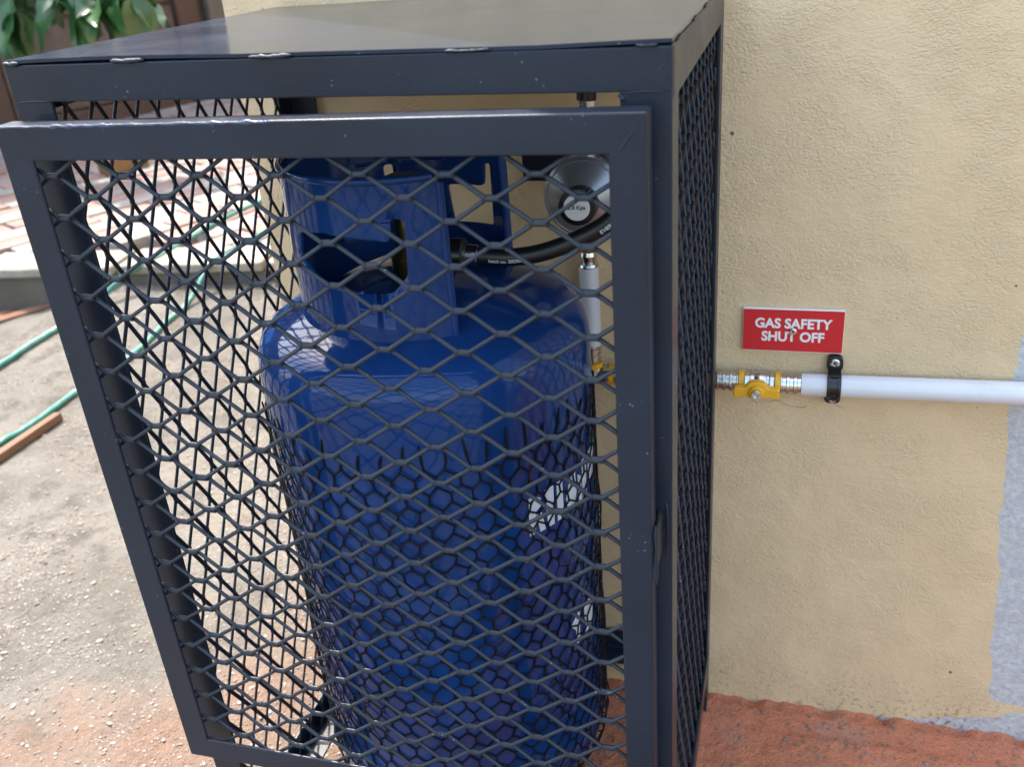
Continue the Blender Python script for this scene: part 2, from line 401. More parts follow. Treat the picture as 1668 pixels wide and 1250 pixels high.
quad([(XC, 6, -.03), (XC, WY, -.03), (XC, WY, TOP), (XC, 6, TOP)])
quad([(6, WY, -.03), (6, 6, -.03), (6, 6, TOP), (6, WY, TOP)])
quad([(XC, 6, -.03), (XC, 6, TOP), (6, 6, TOP), (6, 6, -.03)])
quad([(XC, WY, TOP), (6, WY, TOP), (6, 6, TOP), (XC, 6, TOP)])
me = bpy.data.meshes.new('house_wall'); me.from_pydata(b.v, [], b.f); me.materials.append(M['wall'])
for p in me.polygons: p.use_smooth = len(p.vertices) == 4 and p.area < .001
hw = bpy.data.objects.new('house_wall', me); COL.objects.link(hw)
tag(hw, 'cream rough plastered house wall behind the cage, bare grey at its right', 'wall')

# ------------------------------------------------------------------ gas cage
cage = thing('gas_cage', 'dark slate painted steel mesh cage around the blue gas cylinder', 'cage', (-.225, .19, 0))
CW, CD, CH, FL, TH = -.45, .381, .857, .030, .003
def Lpost(sx, sy):
    x0 = 0 if sx > 0 else CW; y0 = 0 if sy < 0 else CD
    dx = -1 if sx > 0 else 1; dy = 1 if sy < 0 else -1
    return [(x0, y0), (x0+dx*FL, y0), (x0+dx*FL, y0+dy*TH), (x0+dx*TH, y0+dy*TH), (x0+dx*TH, y0+dy*FL), (x0, y0+dy*FL)]
for sx in (-1, 1):
    for sy in (-1, 1):
        MB().prism(Lpost(sx, sy), 2, 0, CH-.0035).build('post', 'paint', cage, bevel=.0009)
E_ = .0004
# top rails: vertical flange flush with the post faces, set 0.4 mm proud; horizontal flange under the sheet
zt = CH-.004
fr = MB().prism([(-E_, zt-.0245), (TH, zt-.0245), (TH, zt-TH), (FL, zt-TH), (FL, zt), (-E_, zt)], 0, CW+.0005, -.0005)
fr.v = [(x, y, z+.0052*x/CW) for x, y, z in fr.v]
fr.build('top_rail', 'paint', cage, bevel=.0009)
MB().prism([(CD+E_, zt-FL), (CD-TH, zt-FL), (CD-TH, zt-TH), (CD-FL, zt-TH), (CD-FL, zt), (CD+E_, zt)], 0, CW+.0005, -.0005).build('top_rail', 'paint', cage, bevel=.0009)
for x0, d in ((CW, 1), (0, -1)):
    MB().prism([(x0-d*E_, zt-FL), (x0+d*TH, zt-FL), (x0+d*TH, zt-TH), (x0+d*FL, zt-TH), (x0+d*FL, zt), (x0-d*E_, zt)], 1, .0042, CD-.0042).build('top_rail', 'paint', cage, bevel=.0009)
zb = .060
for x0, d in ((CW, 1), (0, -1)):
    MB().prism([(x0-d*E_, zb+FL), (x0+d*TH, zb+FL), (x0+d*TH, zb+TH), (x0+d*FL, zb+TH), (x0+d*FL, zb), (x0-d*E_, zb)], 1, .0042, CD-.0042).build('bottom_rail', 'paint', cage, bevel=.0009)
for y0, d in ((0, 1), (CD, -1)):
    MB().prism([(y0-d*E_, zb+FL), (y0+d*TH, zb+FL), (y0+d*TH, zb+TH), (y0+d*FL, zb+TH), (y0+d*FL, zb), (y0-d*E_, zb)], 0, CW+.0045, -.0045).build('bottom_rail', 'paint', cage, bevel=.0009)
# top sheet, slightly buckled so that a dark slit opens along the front edge
b = MB(); NX, NY = 46, 30; vv = []
for k in (0, 1):
    for j in range(NY+1):
        for i in range(NX+1):
            u, t = i/NX, j/NY; x = CW+u*-CW; y = -.0005+t*(CD+.001)
            z = CH-.0034+.0052*(1-u)*(1-t)+.0014*max(0, math.sin(u*7.2+.3))*(1-t)**3+.0005*noise.noise((x*6, y*6, 0))
            vv.append((x, y, z+(.0022 if k else 0)))
N1 = (NX+1)*(NY+1); ff = []
for j in range(NY):
    for i in range(NX):
        a = j*(NX+1)+i; qd = (a, a+1, a+NX+2, a+NX+1)
        ff.append(tuple(reversed(qd))); ff.append(tuple(x+N1 for x in qd))
ring = [i for i in range(NX+1)]+[j*(NX+1)+NX for j in range(1, NY+1)]+[NY*(NX+1)+i for i in range(NX-1, -1, -1)]+[j*(NX+1) for j in range(NY-1, 0, -1)]
for i in range(len(ring)): a, c = ring[i], ring[(i+1) % len(ring)]; ff.append((a, c, c+N1, a+N1))
b.add(vv, ff); b.build('top_panel', 'sheet', cage, smooth=True, angle=50)

def expanded(u0, u1, v0, v1, ou, ov, L, S, to3, nrm, w_=.0037, t_=.0024, o_=.0016, jit=.0003, tl=.5, bl_=.085):
    """expanded steel: long way of the diamond along u, short way along v"""
    b = MB(); rg = random.Random(int(abs(ou)*1e4)); bl = L*bl_
    i0 = int((u0-ou)/L)-2; i1 = int((u1-ou)/L)+2; j0 = int((v0-ov)/(S/2))-2; j1 = int((v1-ov)/(S/2))+2
    N = Vector(nrm)
    def P(u, v, off): return Vector(to3(u, v))+N*off
    def ok(u, v): return u0 <= u <= u1 and v0 <= v <= v1
    def clip(a, c):
        (ua, va), (uc, vc) = a, c
        t0, t1 = 0., 1.; du, dv = uc-ua, vc-va
        for p, q_ in ((-du, ua-u0), (du, u1-ua), (-dv, va-v0), (dv, v1-va)):
            if abs(p) < 1e-12:
                if q_ < 0: return None
            else:
                r_ = q_/p
                if p < 0: t0 = max(t0, r_)
                else: t1 = min(t1, r_)
        return (t0, t1) if t1-t0 > .02 else None
    J = {}
    def nd(i, j):
        if (i, j) not in J: J[(i, j)] = (ou+i*L+(L/2 if j % 2 else 0)+rg.uniform(-jit, jit), ov+j*S/2+rg.uniform(-jit, jit))
        return J[(i, j)]
    for j in range(j0, j1):
        for i in range(i0, i1):
            u, v = nd(i, j)
            if ok(u-bl, v) and ok(u+bl, v):
                b.bar(P(u-bl*1.12, v+w_*.12, o_*.55), P(u+bl*1.12, v+w_*.12, o_*.55), w_*1.45*rg.uniform(.92, 1.1), t_*1.15, nrm, tl*.8)
            for s_ in (-1, 1):
                k = i+(0 if s_ < 0 else 1)-(0 if j % 2 else 1)
                k = (i if s_ < 0 else i+1) if j % 2 else (i-1 if s_ < 0 else i)
                u2_, v2 = nd(k, j+1)
                a = (u+s_*bl*.75, v+w_*.25); c = (u2_-s_*bl*.75, v2-w_*.25)
                tt = clip(a, c)
                if not tt: continue
                pa, pc = P(*a, o_), P(*c, -o_)
                b.bar(pa.lerp(pc, tt[0]), pa.lerp(pc, tt[1]), w_*rg.uniform(.94, 1.06), t_, nrm, tl if s_ > 0 else -tl, rg.uniform(.9, 1.03))
    return b
lm = expanded(.062, .852, .023, CD-.023, .739, .0856, .0571, .0298, lambda u, v: (CW+.0062, v, u), (-1, 0, 0), w_=.0048, o_=.0010, tl=-.3, bl_=.032)
lm.build('mesh_panel', 'strand', cage, smooth=True, angle=50)
rm = expanded(.062, .852, .023, CD-.042, .752, .0820, .0571, .0298, lambda u, v: (-.0062, v, u), (1, 0, 0), w_=.0046, o_=.0024, tl=-.8, bl_=.045)
rm.build('mesh_panel', 'strand', cage, smooth=True, angle=50)

# door
DX0, DX1, DZ0, DZ1, DY = -.4458, -.0099, .2408, .8236, -.030
y1 = -.0115
dm = MB()
IX0, IX1, IZ0, IZ1 = DX0+.0240, DX1-.0222, DZ0+.0235, DZ1-.0235
oc = [(DX0, DZ0), (DX1, DZ0), (DX1, DZ1), (DX0, DZ1)]; ic = [(IX0, IZ0), (IX1, IZ0), (IX1, IZ1), (IX0, IZ1)]
door = bpy.data.objects.new('door', None); door.empty_display_size = .05; COL.objects.link(door); door.parent = cage; door.matrix_parent_inverse = Matrix.Translation(-parent_loc(cage))
door.location = (0, 0, 0)
def parent_fix(o, p): o.parent = p; o.matrix_parent_inverse = Matrix.Identity(4)
tf = .003/.0235; sec = [(0, DY), (1, DY), (1, DY+.003), (tf, DY+.003), (tf, y1), (0, y1)]; fv = []; ff = []
for k in range(4):
    for t, y in sec: fv.append((oc[k][0]+(ic[k][0]-oc[k][0])*t, y, oc[k][1]+(ic[k][1]-oc[k][1])*t))
for k in range(4):
    for j in range(6): ff.append((k*6+j, ((k+1) % 4)*6+j, ((k+1) % 4)*6+(j+1) % 6, k*6+(j+1) % 6))
o = MB().add(fv, ff).build('frame', 'paint', None, bevel=.0016, seg=3); parent_fix(o, door)
dmesh = expanded(IX0-.007, IX1+.009, IZ0-.009, IZ1+.009, -.1611, .7734, .0566, .0296, lambda u, v: (u, -.0225, v), (0, -1, 0), w_=.0031, t_=.0022)
o = dmesh.build('mesh_panel', 'strand', None, smooth=True, angle=50); parent_fix(o, door)
def blob(pts, r, seed, nm='weld_bead', mat='weld', parent=None, flat=.6):
    """a lumpy weld bead through pts"""
    rg = random.Random(seed); P = spline(pts, 5)
    rr = [r*rg.uniform(.65, 1.25) for _ in P]; rr[0] *= .3; rr[-1] *= .3
    b = MB().sweep(P, r, 8, True, rr)
    o = b.build(nm, mat, None, smooth=True, angle=80); parent_fix(o, parent) if parent is door else None
    if parent is cage: o.parent = cage; o.matrix_parent_inverse = Matrix.Translation(-parent_loc(cage))
    return o
# thick ridge of paint along the top front edge, highlight painted in
rg = random.Random(77); P = []; rr = []; x = DX0+.002
while x < -.235:
    P.append((x, DY+.0006+rg.uniform(-.0002, .0002), DZ1-.0009+rg.uniform(-.0003, .0002))); rr.append(.0011*rg.uniform(.55, 1.25)*(1.6 if rg.random() < .06 else 1)); x += .0042
rr[0] = rr[-1] = .0002
o = MB().sweep(P, .001, 8, True, rr).build('paint_ridge', 'ridge', None, smooth=True, angle=80); parent_fix(o, door)
# hinges on the left edge
for z0, z1_ in ((.655, .702), (.303, .374)):
    o = MB().sweep([(DX0-.0035, -.017, z0), (DX0-.0035, -.017, z1_)], .0052, 14).build('hinge', 'paint', None, smooth=True, bevel=.0006); parent_fix(o, door)
# latch at the right edge: black box paints the shade of its gap
o = MB().box(DX1+.0006, DX1+.0030, -.024, .004, .512, .545).build('latch_gap', 'dark', None, bevel=.001); parent_fix(o, door)
blob([(DX1+.002, -.0285, .500), (DX1+.0025, -.029, .525), (DX1+.002, -.0285, .551)], .0013, 5, parent=door, mat='paint')
blob([(DX1+.006, -.0012, .505), (DX1+.0065, -.0015, .53), (DX1+.006, -.001, .552)], .0010, 6, parent=cage, mat='paint')
# weld beads
for k, (a, c) in enumerate(((-.449, -.436), (-.364, -.338), (-.262, -.232), (-.133, -.104), (-.02, -.008))):
    dz = .0052*a/CW
    blob([(a, -.001, CH-.0030+dz), ((a+c)/2, -.0016, CH-.0034+dz), (c, -.001, CH-.0030+dz)], (.0015 if k < 3 else .0009), 20+k, parent=cage)
for k, y in enumerate((.03, .12, .2, .3)):
    blob([(.0005, y-.012, CH-.0032), (.001, y, CH-.0036), (.0005, y+.012, CH-.003)], .0009, 30+k, parent=cage, mat='paint')
blob([(DX0+.004, DY+.0001, DZ1-.004), (IX0-.002, DY+.0001, IZ1+.003)], .0005, 40, parent=door, mat='paint')
blob([(DX1-.004, DY+.0001, DZ1-.005), (IX1+.004, DY+.0001, IZ1-.001)], .0006, 41, parent=door, mat='paint')
blob([(IX1-.004, DY+.004, IZ1+.001), (IX1+.002, DY+.003, IZ1-.003)], .0016, 42, parent=door, mat='dark')

for k, (a, c) in enumerate((((-.029, .8283), (-.002, .8285)), ((CW+.002, .8335), (CW+.029, .8335)))):
    blob([(a[0], -.0001, a[1]), ((a[0]+c[0])/2, -.0003, a[1]+.0006), (c[0], -.0001, c[1])], .0006, 50+k, parent=cage, mat='paint')
blob([(-.031, .0006, .8275), (-.029, .0002, .8262), (-.028, .0004, .8235)], .0013, 60, parent=cage, mat='paint')

# ------------------------------------------------------------------ gas cylinder
CX, CY = -.246, .183
cylr = thing('gas_cylinder', 'glossy blue steel gas cylinder with guard collar standing inside the cage', 'gas cylinder', (CX, CY, 0))
prof = []
for k in range(13):   # bottom dome
    a = k/12*math.pi/2; prof.append((max(.15*math.sin(a), 0), .150-.085*math.cos(a)))
prof += [(.15, .2), (.15, .30), (.15, .385)]
prof += [(.1512, .391), (.1516, .397), (.1512, .403), (.15, .409), (.15, .5), (.15, .572)]
prof += [(.1497, .583), (.1484, .593), (.1455, .602), (.1405, .6095), (.132, .6155), (.12, .6205), (.105, .6255), (.085, .631), (.06, .6365), (.03, .640), (0, .641)]
bd = MB().lathe(prof, (CX, CY, 0), 2, 96).build('body', 'blue', cylr, smooth=True, angle=60)
MB().lathe([(.106, .0), (.117, .0), (.119, .004), (.119, .112), (.114, .112), (.112, .006), (.106, .004)], (CX, CY, 0), 2, 64).build('foot_ring', 'blue', cylr, smooth=True)

# collar: developed sheet with cut-outs, rolled round the valve
def rpoly(pts, r, n=5):
    out = []; N = len(pts)
    for i in range(N):
        p0, p1, p2 = Vector(pts[i-1]), Vector(pts[i]), Vector(pts[(i+1) % N])
        a = (p0-p1); c = (p2-p1); rr = min(r, a.length*.48, c.length*.48)
        A = p1+a.normalized()*rr; C = p1+c.normalized()*rr
        for k in range(n+1):
            t = k/n; out.append(A*(1-t)**2+p1*2*t*(1-t)+C*t*t)
    return out
RC = .101
def sheet_from(loops, step):
    cu = bpy.data.curves.new('c', 'CURVE'); cu.dimensions = '2D'; cu.fill_mode = 'FRONT'
    for lp in loops:
        sp = cu.splines.new('POLY'); sp.points.add(len(lp)-1); sp.use_cyclic_u = True
        for p, qv in zip(sp.points, lp): p.co = (qv[0], qv[1], 0, 1)
    o = bpy.data.objects.new('c', cu); COL.objects.link(o)
    me = bpy.data.meshes.new_from_object(o.evaluated_get(bpy.context.evaluated_depsgraph_get()))
    bpy.data.objects.remove(o); bpy.data.curves.remove(cu)
    bm = bmesh.new(); bm.from_mesh(me); bpy.data.meshes.remove(me)
    xs_ = [v.co.x for v in bm.verts]; x = min(xs_)+step
    while x < max(xs_):
        bmesh.ops.bisect_plane(bm, geom=bm.verts[:]+bm.edges[:]+bm.faces[:], plane_co=(x, 0, 0), plane_no=(1, 0, 0)); x += step
    return bm
D = lambda th: R(th)*RC     # degrees -> arc length
def dp(*p): return [(D(t), z) for t, z in p]
outer = rpoly(dp((-217, .612), (37, .612), (37, .755), (-217, .755)), .012)
grip = rpoly(dp((-41, .690), (-36, .7105), (-19, .7145), (13.4, .7085), (14.4, .7265), (20.2, .7255), (19.0, .680), (11.7, .667), (-4.9, .667), (-25, .672)), .0045)
cut = rpoly(dp((152.4-360, .662), (178-360, .662), (180-360, .699), (157.5-360, .699), (156-360, .7215), (151.5-360, .7215)), .005)
slot = rpoly(dp((-151, .690), (-146, .690), (-146, .722), (-151, .722)), .004)
low_ = rpoly(dp((-150, .624), (-112, .621), (-112, .628), (-150, .637)), .003)
bm = sheet_from([outer, grip, cut, slot, low_], R(3)*RC)
for v in bm.verts:
    th = v.co.x/RC; z = v.co.y; r_ = RC+.0025*max(0, (.632-z)/.02)**1.5
    v.co = (CX+r_*math.sin(th), CY-r_*math.cos(th), z)
bmesh.ops.recalc_face_normals(bm, faces=bm.faces)
me = bpy.data.meshes.new('collar'); bm.to_mesh(me); bm.free(); me.materials.append(M['blue'])
for p in me.polygons: p.use_smooth = True
collar = bpy.data.objects.new('collar', me); COL.objects.link(collar); collar.parent = cylr; collar.matrix_parent_inverse = Matrix.Translation(-parent_loc(cylr))
sd = collar.modifiers.new('solid', 'SOLIDIFY'); sd.thickness = .003; sd.offset = 0
def cp(th, z, r=RC): return (CX+r*math.sin(R(th)), CY-r*math.cos(R(th)), z)
def childof(o, p): o.parent = p; o.matrix_parent_inverse = Matrix.Identity(4); return o
childof(MB().sweep([cp(t, .755) for t in range(-214, 36, 4)], .0032, 10).build('rim', 'blue', None, smooth=True), collar)
childof(MB().sweep([cp(37, z) for z in (.618, .66, .70, .75)], .0034, 10).build('edge_bead', 'blue', None, smooth=True), collar)
childof(MB().sweep([cp(143, z) for z in (.618, .66, .70, .75)], .0045, 10).build('edge_bead', 'blue', None, smooth=True), collar)
# valve in the collar
vb = MB().lathe([(.021, .636), (.021, .664), (.014, .672), (.014, .700), (.010, .702), (.010, .716)], (CX, CY, 0), 2, 24).build('valve', 'brass', cylr, smooth=True)
childof(MB().lathe([(0, .712), (.022, .712), (.0255, .716), (.0255, .728), (.022, .732), (0, .732)], (CX, CY, 0), 2, 40, wob=lambda g, t: 1+.05*math.cos(8*g)).build('hand_wheel', 'blackpl', None, smooth=True), vb)
childof(MB().lathe([(.009, 0), (.009, .012), (.0145, .013), (.0145, .034), (.010, .036)], (CX+.012, CY, .664), 0, 24).build('outlet_nut', 'blackpl', None, smooth=True, angle=30), vb)
# white printed letters on the right flank (fragments of two lines of large capitals)
L1 = [[(50.1, .4832), (52.6, .4828), (54.9, .479), (54.9, .471), (52.9, .4676), (52.0, .4455), (49.5, .4453)], [(52.9, .4640), (55.0, .464), (56.3, .4450), (53.9, .4450)],
      [(56.9, .4839), (60.9, .4839), (60.4, .4449), (57.4, .4449)], [(62.4, .4842), (65.4, .4842), (65.3, .4449), (62.0, .4451)],
      [(66.8, .4612), (69.5, .478), (73.0, .4836), (73.6, .4602), (71.7, .4445), (67.8, .4488)], [(74.6, .4754), (77.1, .4700), (77.3, .4445), (75.0, .4450)],
      [(78.0, .4845), (82.0, .4845), (81.4, .4455), (77.8, .4455)], [(83.5, .4845), (93.0, .4845), (92.5, .4545), (83.4, .4545)],
      [(65.4, .3194), (69.5, .3280), (71.2, .328), (70.4, .2926), (68.3, .2922), (68.2, .3099)], [(74.3, .3245), (78.3, .3287), (82.5, .328), (80.5, .2927), (74.6, .295)]]
for poly in L1:
    bm = sheet_from([[(R(t)*.15, z) for t, z in poly]], .0035)
    for v in bm.verts:
        th = v.co.x/.15; z = v.co.y; v.co = (CX+.15035*math.sin(th), CY-.15035*math.cos(th), z)
    me = bpy.data.meshes.new('letter'); bm.to_mesh(me); bm.free(); me.materials.append(M['print'])
    o = bpy.data.objects.new('letter', me); COL.objects.link(o); childof(o, bd)

# net sleeve round it
b = MB(); NC = 53; ROWH = .0152; rg = random.Random(11); dth = 2*math.pi/NC
zb0, ztop = .088, .545
def body_r(z):
    if z >= .15: return .15
    return .15*math.sqrt(max(.02, 1-((.15-z)/.085)**2))
cache = {}
def netp(th, z):
    key = (round(th/dth*4) % (NC*4), round(z*1e4))
    if key in cache: return cache[key]
    j = rg.uniform(-1, 1); k = rg.uniform(-1, 1)
    th2 = th+.011*j+.035*noise.noise((math.sin(th)*2, math.cos(th)*2, z*9)); z2 = z+.0009*k+.006*noise.noise((math.sin(th)*2.5, math.cos(th)*2.5, z*7+5))
    r_ = max(body_r(z2), .12 if z2 < .11 else .135)+.0011+.0042*max(0, noise.noise((math.sin(th)*4, math.cos(th)*4, z*14)))**1
    if z2 < .15: r_ += .004*max(0, noise.noise((th*3, z*20, 3)))+.002
    cache[key] = Vector((CX+r_*math.sin(th2), CY-r_*math.cos(th2), z2)); return cache[key]
rows = int((ztop-zb0)/ROWH)
for j in range(rows):
    z0 = zb0+j*ROWH; off = .5*dth if j % 2 else 0
    for i in range(NC):
        th = i*dth+off
        A = netp(th, z0+ROWH*.24); B_ = netp(th, z0+ROWH*.76)   # upright strand
        b.sweep([A, (A+B_)/2, B_], .0009, 5, False)
        if j+1 < rows:
            for s_ in (-1, 1):
                C = netp(th+s_*dth/2, z0+ROWH*1.24)
                mid = (B_+C)/2; b.sweep([B_, mid, C], .0009, 5, False)
        else:   # ragged cut ends
            if rg.random() < .8:
                T = B_+Vector((0, 0, rg.uniform(.006, .02)))
                T.x += rg.uniform(-.003, .003); b.sweep([B_, (B_+T)/2, T], .0012, 5, True, [.0013, .0012, .0007])
net = b.build('net_sleeve', 'net', None, smooth=True, angle=60)
tag(net, 'black hexagonal plastic netting wrapped around the lower blue cylinder', 'netting')

# ------------------------------------------------------------------ regulator on the wall inside the cage
rx, rz = -.120, .679
reg = thing('gas_regulator', 'round grey metal gas regulator with black knurled cap on the wall inside the cage', 'regulator', (rx, .36, rz))
rb = MB().lathe([(.0, .384), (.012, .384), (.012, .345), (.024, .340), (.035, .322), (.0385, .318), (.039, .307), (.036, .304), (.0350, .3045), (.018, .2885), (.0165, .2885)][::1], (rx, 0, rz), 1, 56).build('body', 'zinc', reg, smooth=True, angle=25)
cap = MB().lathe([(.0, .289), (.0172, .289), (.0178, .287), (.0172, .2745), (.0150, .2735), (0, .2735)], (rx, 0, rz), 1, 80, wob=lambda g, t: 1+(.022*math.cos(26*g))).build('cap', 'blackpl', reg, smooth=True, angle=30)
childof(MB().lathe([(0, .2736), (.0124, .2736), (.0122, .2729), (0, .2729)], (rx, 0, rz), 1, 40).build('label_disc', 'white', None, smooth=True), cap)
vv, ff = text_geo('2.8 Kpa', .0053, .00012)
childof(MB().add([(rx+x, .2726, rz-.0015+y) for x, y, z in vv], ff).build('lettering', 'dark', None), cap)
MB().box(rx-.077, rx-.034, .3725, .3775, rz-.002, rz+.026).build('bracket', 'paint', reg, bevel=.001)
MB().box(rx-.036, rx-.010, .352, .374, rz+.004, rz+.02).build('bracket_arm', 'paint', reg, bevel=.001)
MB().sweep([(rx, .335, rz+.02), (rx, .335, rz+.085)], .0085, 6).build('inlet_nut', 'chrome', reg, bevel=.0006)
MB().sweep([(rx-.002, .345, rz-.02), (rx-.006, .36, rz-.05), (rx-.008, .368, rz-.062)], .0085, 12).build('outlet', 'zinc', reg, smooth=True)

# black hose from the cylinder valve to the regulator
hs = thing('gas_hose', 'black rubber gas hose with white printing from the cylinder valve to the regulator', 'hose', (-.134, .195, .664))
HP = spline([(-.208, .184, .664), (-.185, .188, .6615), (-.16, .192, .6595), (-.134, .196, .663), (-.105, .200, .673), (-.075, .206, .690), (-.048, .220, .724), (-.040, .247, .768), (-.058, .290, .806), (-.092, .322, .818), (-.116, .334, .802), (rx, .335, rz+.085)], 10)
hb = MB().sweep(HP, .0078, 18).build('tube', 'rubber', hs, smooth=True)
MB().sweep(HP[:9], .0094, 18).build('ferrule', 'chrome', hs, smooth=True, bevel=.0005)
MB().sweep(HP[-9:], .0094, 18).build('ferrule', 'blackpl', hs, smooth=True)
MB().sweep([HP[2]+Vector((0, 0, 0)), HP[3]], .0112, 18).build('crimp_ring', 'chrome', hs, smooth=True)
arc = [0]
for a, c in zip(HP, HP[1:]): arc.append(arc[-1]+(c-a).length)
def hose_print(txt, s0, size, phi0):
    vv, ff = text_geo(txt, size, .00008, 'LEFT'); out = []
    for x, y, z in vv:
        s_ = s0+x; i = max(0, min(len(arc)-2, next((k for k in range(len(arc)-1) if arc[k+1] > s_), len(arc)-2)))
        t = (s_-arc[i])/(arc[i+1]-arc[i]); p = HP[i].lerp(HP[i+1], t); d = (HP[i+1]-HP[i]).normalized()
        side = Vector((0, -1, 0)); side = (side-d*side.dot(d)).normalized(); upv = d.cross(side)*-1
        if upv.z < 0: upv = -upv
        ph = phi0+y/.0079; out.append(p+(side*math.cos(ph)+upv*math.sin(ph))*.00795)
    o = MB().add(out, ff).build('printing', 'print', None); childof(o, hb)
hose_print('batch no. 202306', .029, .0042, -.35)
hose_print('EVER', .128, .0050, -.55)

# ------------------------------------------------------------------ pipework
def ribs(x0, x1, r, n=3):   # crimp sleeve profile along an axis
    P = [(r*.82, x0), (r, x0+.0004)]; L_ = x1-x0
    for k in range(n):
        a = x0+L_*(k+.18)/n; c = x0+L_*(k+.82)/n
        P += [(r*1.0, a), (r*.86, a+L_*.05/n*2), (r*.86, c-L_*.05/n*2), (r*1.0, c)]
    P += [(r, x1-.0004), (r*.82, x1)]; return P
PY, PZ = .372, .4607
px_, pzt, pzb = -.1318, .590, .503
ri = thing('riser_pipe', 'short upright white gas pipe with chrome crimped ends inside the cage', 'pipe', (px_, .370, pzb))
MB().lathe([(.0088, .498), (.0103, .498), (.0103, .588), (.0088, .588)], (px_, .37, 0), 2, 32).build('tube', 'pipe', ri, smooth=True, angle=30)
MB().lathe([(.0098, .586), (.0108, .5885), (.0098, .591), (.0075, .592), (.0085, .596), (.0096, .600), (.0085, .604), (.006, .606), (.006, .612)], (px_, .37, 0), 2, 28).build('top_sleeve', 'chrome', ri, smooth=True, angle=30)
MB().lathe(ribs(.478, .500, .0099), (px_, .37, 0), 2, 28).build('bottom_sleeve', 'chrome', ri, smooth=True, angle=30)
MB().lathe([(.0085, .4715), (.0112, .4715), (.0112, .4775), (.0085, .4775)], (px_, .37, 0), 2, 28).build('ring', 'yellow', ri, smooth=True, angle=30)
MB().lathe([(.008, .6085), (.0115, .6085), (.0115, .6120), (.008, .6120)], (px_, .37, 0), 2, 28).build('ring', 'yellow', ri, smooth=True, angle=30)
MB().sweep(spline([(px_, .37, .473), (px_, .37, .464), (px_+.003, .3705, .4607), (px_+.012, .371, .4605), (px_+.02, PY, .4607)], 6), .0088, 20).build('elbow', 'chrome', ri, smooth=True)
MB().lathe([(.0085, px_+.0185), (.0118, px_+.0185), (.0118, px_+.0235), (.0085, px_+.0235)], (0, PY, PZ), 0, 28).build('ring', 'yellow', ri, smooth=True, angle=30)
MB().lathe(ribs(px_+.0235, px_+.045, .0099), (0, PY, PZ), 0, 28).build('side_sleeve', 'chrome', ri, smooth=True, angle=30)
MB().lathe([(.0085, px_+.045), (.0098, px_+.045), (.0098, -.012), (.0085, -.012)], (0, PY, PZ), 0, 28).build('side_tube', 'pipe', ri, smooth=True, angle=30)

bv = thing('ball_valve', 'chrome ball valve with yellow butterfly handle on the wall beside the cage', 'valve', (.044, PY, PZ))
MB().lathe([(.0070, -.0115), (.0086, -.0115), (.0086, .0023), (.0070, .0023)], (0, PY, PZ), 0, 24).build('stub', 'brown', bv, smooth=True, angle=30)
MB().lathe(ribs(.0024, .0246, .0112), (0, PY, PZ), 0, 36).build('sleeve', 'chrome', bv, smooth=True, angle=25)
for a in (.0247, .0618):
    MB().lathe([(.009, a), (.0120, a), (.0124, a+.0006), (.0124, a+.0052), (.0120, a+.0058), (.009, a+.0058)], (0, PY, PZ), 0, 36).build('ring', 'yellow', bv, smooth=True, angle=30)
for a, c in ((.0306, .0366), (.0562, .0616)):
    MB().lathe([(.0105, a), (.0112, a+.0006), (.0112, c-.0006), (.0105, c)], (0, PY, PZ), 0, 6).build('hex_nut', 'chrome', bv, bevel=.0006)
vbod = MB().lathe([(.010, .0367), (.0118, .0372), (.0118, .0405), (.0112, .0410), (.0118, .0425), (.0122, .0475), (.0118, .0520), (.0112, .0535), (.0116, .0540), (.0116, .0556), (.010, .0561)], (0, PY, PZ), 0, 40).build('body', 'chrome', bv, smooth=True, angle=30)
MB().lathe(ribs(.0677, .0900, .0112), (0, PY, PZ), 0, 36).build('sleeve', 'chrome', bv, smooth=True, angle=25)
sx_ = .0440
MB().lathe([(.0068, .3610), (.0068, .3585)], (sx_, 0, PZ+.001), 1, 20).build('stem', 'chrome', bv, smooth=True)
ol = rpoly([(-.0232, -.0090), (-.0232, .0030), (-.011, .0036), (-.0085, .0088), (0, .0108), (.0085, .0088), (.011, .0036), (.0232, .0030), (.0232, -.0090), (.0105, -.0064), (.007, -.0078), (-.007, -.0078), (-.0105, -.0064)], .0032, 4)
hd = MB().prism([(sx_+p[0], PZ+.0005+p[1]) for p in ol], 1, .3490, .3583).build('handle', 'yellow', bv, bevel=.0012, seg=3)
hd2 = MB().lathe([(.0078, .3492), (.0078, .3470), (.0068, .3455), (.0062, .3455)], (sx_, 0, PZ-.0005), 1, 28).build('hub', 'yellow', None, smooth=True); childof(hd2, hd)
hn = MB().lathe([(.0047, .3458), (.0052, .3450), (.0052, .3422), (.0046, .3412), (.0027, .3412), (.0027, .3432), (.0, .3432)], (sx_, 0, PZ-.0005), 1, 24).build('screw', 'chrome', None, smooth=True, angle=30); childof(hn, hd)

wp = MB().sweep([(.0885, PY, PZ), (.2, PY, PZ+.0016), (.32, PY, PZ+.0034), (.6, PY, PZ+.006), (1.2, PY, PZ+.008)], .0118, 36).build('wall_pipe', 'pipe', None, smooth=True, angle=40)
tag(wp, 'long white gas pipe running along the cream wall to the right', 'pipe')

